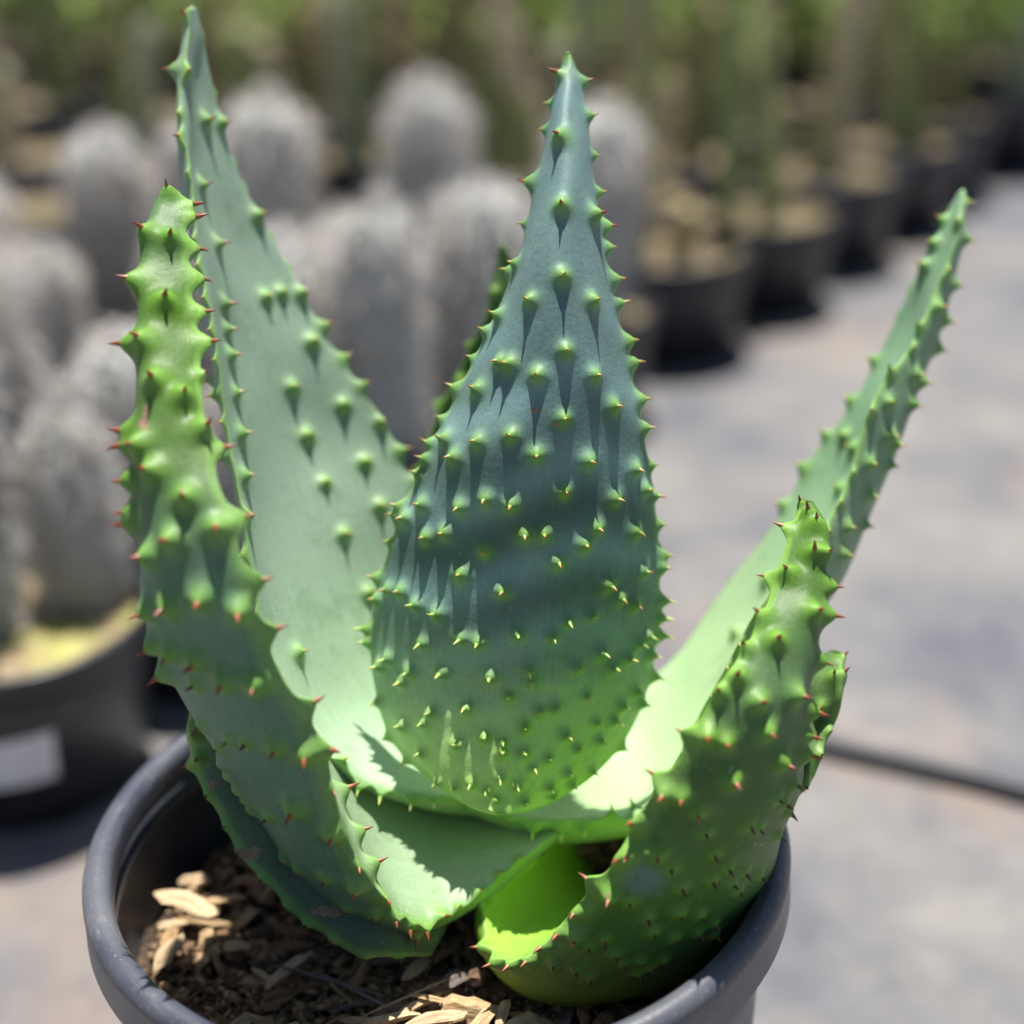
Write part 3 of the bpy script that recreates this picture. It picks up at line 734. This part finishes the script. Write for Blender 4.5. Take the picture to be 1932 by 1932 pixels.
# crumbs too small to pick apart
V, F = [], []
for k in range(5200):
    r = 0.0705 * math.sqrt(rng.random()); a = rng.random() * 2 * math.pi
    c = np.array((r * math.cos(a), r * math.sin(a), SOIL_Z + rng.uniform(-.001, .003)))
    w = rng.uniform(.0004, .0012) * np.array((rng.uniform(.8, 5.0), 1, .7))
    M3 = np.array(Matrix.Rotation(rng.random() * 6.3, 3, 'Z') @ Matrix.Rotation(rng.normal(0, .6), 3, 'X'))
    o0 = len(V)
    for q in ((-1, -1, -.7), (1, -.8, -1), (.9, 1, -.6), (-1, .8, -1), (-.7, -.6, 1), (.8, -.7, .8), (.7, .8, 1)): V.append(tuple(c + M3 @ (np.array(q) * w)))
    F += [(o0, o0+1, o0+5, o0+4), (o0+1, o0+2, o0+6, o0+5), (o0+2, o0+3, o0+6), (o0+3, o0, o0+4), (o0+4, o0+5, o0+6), (o0+3, o0+4, o0+6)]
cr = mesh_obj('bark_crumbs', V, F, CRUMB, mulch, smooth=False); cr['kind'] = 'stuff'

# ------------------------------------------------------------------ hose on the ground
def hose():
    M = Mat('hose_rubber', Roughness=0.5); n = M.noise(M.coord(), 60); M.color(M.mix(n, (0.022, 0.024, 0.036), (0.05, 0.05, 0.06)))
    pts = [at_z(x, y, 0.004)[:2] for x, y in ((1150, 1295), (1350, 1345), (1540, 1400), (1740, 1445), (1932, 1492), (2150, 1560), (2500, 1690))]
    ts = np.linspace(0, 1, len(pts)); tq = np.linspace(0, 1, 90)
    P = catmull(np.array(pts), ts, tq)
    V, F = [], []
    for i in range(90):
        d = P[min(i + 1, 89)] - P[max(i - 1, 0)]; d /= np.linalg.norm(d); s = np.array((-d[1], d[0]))
        for k in range(12):
            a = 2 * math.pi * k / 12
            q = P[i] + s * 0.0040 * math.cos(a); V.append((q[0], q[1], 0.0041 + 0.0040 * math.sin(a)))
    for i in range(89):
        for k in range(12): F.append((i * 12 + k, i * 12 + (k + 1) % 12, (i + 1) * 12 + (k + 1) % 12, (i + 1) * 12 + k))
    F.append(tuple(range(12))); F.append(tuple(89 * 12 + k for k in range(12)))
    tag(mesh_obj('irrigation_hose', V, F, M.m), 'thin dark irrigation hose lying across the grey ground fabric', 'hose')
hose()

# ------------------------------------------------------------------ small pots of the nursery block
def small_pot_meshes():
    R, h = 0.054, 0.070
    b = lathe('pot_body', [(0.0005, 0.004), (R - .014, .004), (R - .004, h - .012), (R - .0035, h - .010), (R - .0015, h - .0098), (R - .0020, h - .014), (R - .0115, 0.0), (0.0005, 0.0)], 48, POT2)
    r = lathe('rim', [(R - .0035, h - .0105)] + lip(R, h, .0040, .004) + [(R, h - .010), (R - .0014, h - .0108), (R - .0035, h - .0105)], 48, POT2)
    V = [(0, 0, h - .010)]; F = []
    for i in range(1, 7):
        for k in range(32):
            rr = (R - .0042) * i / 6; a = 2 * math.pi * k / 32; x, y = rr * math.cos(a), rr * math.sin(a)
            V.append((x, y, h - .0115 + 0.0016 * float(vnoise(x * 210, y * 210, 2.0))))
    for k in range(32): F.append((0, 1 + k, 1 + (k + 1) % 32))
    for i in range(5):
        for k in range(32): F.append((1 + i*32 + k, 1 + (i+1)*32 + k, 1 + (i+1)*32 + (k+1) % 32, 1 + i*32 + (k+1) % 32))
    t = mesh_obj('top_dressing', V, F, TOPD)
    out = (b.data, r.data, t.data)
    for o in (b, r, t): bpy.data.objects.remove(o)
    return out
SPOT = small_pot_meshes()
_td = SPOT[2].copy(); _td.materials.clear(); _td.materials.append(TOPD2)
SPOT_D = (SPOT[0], SPOT[1], _td)
def small_pot(x, y, label, group, s=1.0):
    t = empty('plant_pot', (x, y, 0)); t.rotation_euler.z = rng.random() * 6.3; t.scale = (s, s, s)
    tag(t, label, 'pot', group)
    for nm, me in zip(('pot_body', 'rim', 'top_dressing'), SPOT if group is None else SPOT_D): link(nm, me, t)
    return t
SOIL_H = 0.0585

# ---- woolly columns
def wool_mats():
    A = Mat('woolly_cactus_skin', Roughness=0.8); n = A.noise(A.coord(), 90, 4)
    A.color(A.mix(n, (0.32, 0.35, 0.32), (0.55, 0.55, 0.52)))
    B = Mat('cactus_wool', Roughness=0.9); n = B.noise(B.coord(scale=(1, 1, .3)), 160, 4)
    wn_ = B.noise(B.coord(), 45, 4)
    B.color(B.mix(B.ramp(wn_, [(0.45, grey(0)), (0.65, grey(0.55))]), B.mix(n, (0.58, 0.56, 0.55), (0.80, 0.78, 0.75)), (0.52, 0.42, 0.32)))
    return A.m, B.m
WSKIN, WOOL = wool_mats()
def column_mesh(name, R, h, ribs, depth, mat, seed, dome=0.6, lean=0.0):
    r_ = random.Random(seed); na = ribs * 6; nz = 22
    V, F = [], []
    ph = r_.random() * 6
    for i in range(nz):
        t = i / (nz - 1)
        z = h * t
        if t > 1 - dome * R / h * 1.2:
            q = (t - (1 - dome * R / h * 1.2)) / (dome * R / h * 1.2); k = math.sqrt(max(0, 1 - q * q)) * 0.97 + 0.03 * (1 - q)
        else: k = 1
        k *= 0.86 + 0.14 * math.sin(math.pi * min(1, 0.25 + t * 0.75)) + 0.02 * math.sin(t * 17 + ph)
        for a_ in range(na):
            a = 2 * math.pi * a_ / na
            rr = R * k * (1 - depth * (0.5 + 0.5 * math.cos(ribs * a)))
            V.append((rr * math.cos(a) + lean * t * t * h, rr * math.sin(a), z))
    for i in range(nz - 1):
        for a_ in range(na): F.append((i * na + a_, i * na + (a_ + 1) % na, (i + 1) * na + (a_ + 1) % na, (i + 1) * na + a_))
    F.append(tuple((nz - 1) * na + a_ for a_ in range(na)))
    me = bpy.data.meshes.new(name); me.from_pydata(V, [], F); me.materials.append(mat)
    me.polygons.foreach_set('use_smooth', [True] * len(me.polygons)); me.update()
    return me
def hair_mesh(name, me, n, ln, wd, droop, mat, seed, out=0.5):
    r = np.random.default_rng(seed)
    co = np.zeros(len(me.vertices) * 3, np.float32); me.vertices.foreach_get('co', co); co = co.reshape(-1, 3)
    no = np.zeros(len(me.vertices) * 3, np.float32); me.vertices.foreach_get('normal', no); no = no.reshape(-1, 3)
    V, F = [], []
    for k in r.integers(0, len(co), n):
        p, nn = co[k].astype(float), no[k].astype(float)
        l = ln * r.uniform(.5, 1.3); w = wd * r.uniform(.6, 1.3)
        d0 = nn * out + r.normal(0, .45, 3); d0 /= np.linalg.norm(d0)
        side = np.cross(d0, r.normal(0, 1, 3)); side /= np.linalg.norm(side) + 1e-9
        p1 = p + d0 * l * .4; p2 = p1 + (d0 + np.array((0, 0, -droop)) + r.normal(0, .25, 3)) * l * .35; p3 = p2 + (d0 * .4 + np.array((0, 0, -droop * 1.6))) * l * .3
        o0 = len(V)
        V += [tuple(p - side * w), tuple(p + side * w), tuple(p1 - side * w), tuple(p1 + side * w), tuple(p2 - side * w * .7), tuple(p2 + side * w * .7), tuple(p3)]
        F += [(o0, o0+1, o0+3, o0+2), (o0+2, o0+3, o0+5, o0+4), (o0+4, o0+5, o0+6)]
    m2 = bpy.data.meshes.new(name); m2.from_pydata(V, [], F); m2.materials.append(mat); m2.update()
    return m2
WCOL = []
for i, (R, h) in enumerate([(.021, .085), (.023, .105), (.020, .125), (.024, .095)]):
    c = column_mesh('stem', R, h, 16, 0.14, WSKIN, i, 0.75)
    WCOL.append((c, hair_mesh('wool', c, 2600, .014, .00038, .75, WOOL, i), h))
def cactus(name, x, y, meshes, sub, label, group, cat, sc=(1, 1, 1), lean=0.0):
    o = empty(name, (x, y, SOIL_H - 0.002)); o.scale = sc; o.rotation_euler = (rng.normal(0, lean), rng.normal(0, lean), rng.random() * 6.3)
    tag(o, label, cat, group)
    b = link('stem', meshes[0], o)
    h = link(sub, meshes[1], b); h['kind'] = 'stuff'
    return o

c0 = at_z(282, 1150, 0.07)[:2] - np.array((0.055, 0))
EV, PV = np.array((0.58, 0.815)), np.array((-0.815, 0.58))
front_pot = small_pot(c0[0], c0[1], 'black pot with a white sticker and yellowish gravel on top', None, 1.04)
front_pot.rotation_euler.z = 0
# sticker wrapped on the pot wall
def sticker():
    M = Mat('sticker_paper', Roughness=0.6)
    n = M.noise(M.coord(), 140, 3); M.color(M.mix(M.ramp(n, [(0.55, grey(0)), (0.75, grey(0.5))]), (0.74, 0.74, 0.78), (0.45, 0.45, 0.52)))
    V, F = [], []
    for i in range(15):
        a = math.radians(-132 + 92 * i / 14)
        for z in (.019, .040):
            r = 0.0425 + z * 0.170 + 0.0007
            V.append((r * math.cos(a), r * math.sin(a), z + 0.0004 * i))
    for i in range(14): F.append((2*i, 2*i+2, 2*i+3, 2*i+1))
    o = mesh_obj('price_sticker', V, F, M.m, front_pot); o['label'] = 'white paper sticker'
sticker()
cactus('woolly_cactus', c0[0] - 0.016, c0[1] + 0.010, WCOL[2], 'wool', 'tall white woolly cactus growing in the pot with the sticker', None, 'cactus', (.92, .92, 1.40))
cactus('woolly_cactus', c0[0] + 0.024, c0[1] + 0.030, WCOL[0], 'wool', 'shorter white woolly cactus sharing the pot with the sticker', None, 'cactus', (.72, .72, 1.0))
LW, GW = 'white woolly column cactus standing in a black pot of the crowded block', 'woolly cacti in the pot block'
LP, GP = 'small black pot in the crowded block of potted cacti', 'small pots of the cactus block'
def inview(x, y, z=0.1, m=250):
    q = project(np.array([[x, y, z]]))[0]
    return -m < q[0] < 1932 + m and q[1] > -260

# ---- slim ribbed columns of several tints
def skin(name, a, b, sc=120):
    M = Mat(name, Roughness=0.6); n = M.noise(M.coord(), sc, 4); M.color(M.mix(n, a, b)); return M.m
SK = [skin('cactus_green', (0.17, 0.27, 0.07), (0.33, 0.44, 0.15)), skin('cactus_grey_green', (0.34, 0.39, 0.25), (0.50, 0.54, 0.37)), skin('cactus_tan', (0.44, 0.36, 0.22), (0.62, 0.53, 0.36)), skin('cactus_olive', (0.32, 0.32, 0.12), (0.50, 0.48, 0.22))]
SPM = skin('cactus_spines_tan', (0.40, 0.31, 0.18), (0.62, 0.54, 0.38))
SPB = skin('cactus_spines_brown', (0.20, 0.11, 0.05), (0.40, 0.26, 0.14))
SLIM = []
for i in range(8):
    c = column_mesh('stem', [.008, .011, .007, .009][i % 4], [.16, .13, .20, .11, .24, .18, .15, .22][i], [7, 9, 6, 12][i % 4], .30, SK[i % 4], 20 + i, .9)
    SLIM.append((c, hair_mesh('spines', c, 700, .009, .0003, .05, SPM if i % 3 else SPB, 30 + i, 1.2)))
LS = [('slim green ribbed column cactus in the back rows', 'slim green cacti in the back rows'), ('grey green ribbed column cactus in the back rows', 'grey green cacti in the back rows'),
      ('tan spined column cactus in the back rows', 'tan cacti in the back rows'), ('olive spined column cactus in the back rows', 'olive cacti in the back rows')]
BARREL = column_mesh('stem', .030, .042, 14, .22, skin('barrel_green', (0.12, 0.26, 0.03), (0.26, 0.42, 0.06)), 77, 1.0)
BARREL = (BARREL, hair_mesh('spines', BARREL, 700, .010, .0003, 0, SPM, 78, 1.3))


GREEN_SPOT, BARREL_SPOT = np.array((515, 340)), np.array((1400, 300))
n_wool = 0
for k in range(0, 19):
    for j in range(0, 11):
        if k == 0 and j == 0: continue
        q = c0 + EV * 0.104 * k + PV * 0.112 * j + rng.normal(0, .009, 2)
        x, y = q
        if not inview(x, y, 0.12): continue
        if y > 1.72: continue
        pq = project(np.array([[x, y, 0.08]]))[0]
        small_pot(x, y, LP, GP, rng.uniform(.90, .97))
        if np.linalg.norm(pq - BARREL_SPOT) < 45:
            cactus('barrel_cactus', x, y, BARREL, 'spines', 'bright green rounded barrel cactus among taller column cacti', None, 'cactus', (1, 1, 1.1))
            BARREL_SPOT = np.array((-999, -999)); continue
        if np.linalg.norm(pq - GREEN_SPOT) < 70:
            cactus('column_cactus', x, y, SLIM[0], 'spines', 'short dark green column cactus surrounded by white woolly cacti', None, 'cactus', (1.6, 1.6, .75))
            GREEN_SPOT = np.array((-999, -999)); continue
        if y < (0.69 if x < 0 else 0.655):
            heads = 1 if (j == 0 and k in (3, 4)) else 1 + int(rng.random() < 0.65)
            for m in range(heads):
                w = WCOL[int(rng.integers(4))]
                s = rng.uniform(1.0, 1.2) if m == 0 else rng.uniform(.72, .95)
                off = np.array((0, 0)) if heads == 1 else np.array(((-.020, .010), (.024, -.006))[m])
                cactus('woolly_cactus', x + off[0] + rng.normal(0, .003), y + off[1] + rng.normal(0, .003), w, 'wool', LW, GW, 'cactus', (s * .95, s * .95, s * rng.uniform(.8, 1.15)), .05)
        elif y < 0.86 and x < 0.0: pass
        else:
            for m in range(int(rng.integers(2, 4))):
                i = int(rng.integers(8))
                s = rng.uniform(.65, 1.05)
                lb = LS[i % 4]
                cactus('column_cactus', x + rng.uniform(-.024, .024), y + rng.uniform(-.024, .024), SLIM[i], 'spines', lb[0], lb[1], 'cactus', (s, s, s * rng.uniform(.45, 1.3)), .10)

# ---- leafy shrubs behind the cactus block
def shrub_mesh(seed, h, w, n):
    r = np.random.default_rng(seed); V, F = [], []
    cl = [np.array((r.normal(0, w * .35), r.normal(0, w * .35), h * r.uniform(.35, .95))) for _ in range(14)]
    for k in range(n):
        c = cl[k % 14] + r.normal(0, 1, 3) * np.array((w * .16, w * .16, h * .11))
        a = r.normal(0, 1, 3); a /= np.linalg.norm(a); b = np.cross(a, r.normal(0, 1, 3)); b /= np.linalg.norm(b)
        l, ww = r.uniform(.010, .018), r.uniform(.004, .007); o0 = len(V)
        V += [tuple(c - a * l), tuple(c + b * ww), tuple(c + a * l), tuple(c - b * ww)]; F.append((o0, o0+1, o0+2, o0+3))
    me = bpy.data.meshes.new('foliage'); me.from_pydata(V, [], F); me.materials.append(LEAFY); me.update()
    V, F = [], []
    for c in cl:
        o0 = len(V)
        for (p, rr) in ((np.zeros(3), .004), (c * np.array((.5, .5, .6)), .003), (c, .0012)):
            for q in range(5): V.append((p[0] + rr * math.cos(q * 1.257), p[1] + rr * math.sin(q * 1.257), p[2]))
        for lv in range(2):
            for q in range(5): F.append((o0 + lv*5 + q, o0 + lv*5 + (q+1) % 5, o0 + lv*5 + 5 + (q+1) % 5, o0 + lv*5 + 5 + q))
    m2 = bpy.data.meshes.new('stem'); m2.from_pydata(V, [], F); m2.materials.append(SK[2]); m2.update()
    return me, m2
LEAFY = skin('shrub_leaf', (0.17, 0.27, 0.05), (0.36, 0.48, 0.11), 40)
SHR = [shrub_mesh(i, h, w, 1500) for i, (h, w) in enumerate([(.26, .20), (.32, .22), (.22, .24)])]
for k in range(16):
    x = -0.75 + 0.125 * k + rng.normal(0, .02); y = 1.93 + 0.10 * (k % 2) + rng.normal(0, .03)
    small_pot(x, y, 'black pot under a leafy shrub behind the cactus block', 'pots of the leafy shrubs', 1.3)
    o = empty('leafy_shrub', (x, y, 0.076)); o.rotation_euler.z = rng.random() * 6; o.scale = [rng.uniform(.8, 1.1)] * 3
    tag(o, 'leafy green shrub in a black pot behind the cactus block', 'shrub', 'leafy shrubs behind the cacti')
    f = link('foliage', SHR[k % 3][0], o); link('stem', SHR[k % 3][1], o)

for (px_, py_, sc) in ((620, 95, .50), (900, 130, .45), (1010, 60, .55), (1240, 70, .50), (1330, 150, .40), (1500, 60, .55), (1690, 110, .5), (330, 60, .5), (770, 50, .5), (1420, 40, .6), (1800, 90, .5), (120, 70, .5)):
    p = at_z(px_, py_ + 60, SOIL_H)
    o = empty('leafy_shrub', (p[0], p[1], SOIL_H)); o.rotation_euler.z = rng.random() * 6; o.scale = [sc] * 3
    tag(o, 'small yellow green leafy plant growing between the back row cacti', 'shrub', 'leafy plants among the back row cacti')
    small_pot(p[0], p[1], LP, GP, .9)
    m_ = SHR[int(rng.integers(3))]; link('foliage', m_[0], o); link('stem', m_[1], o)
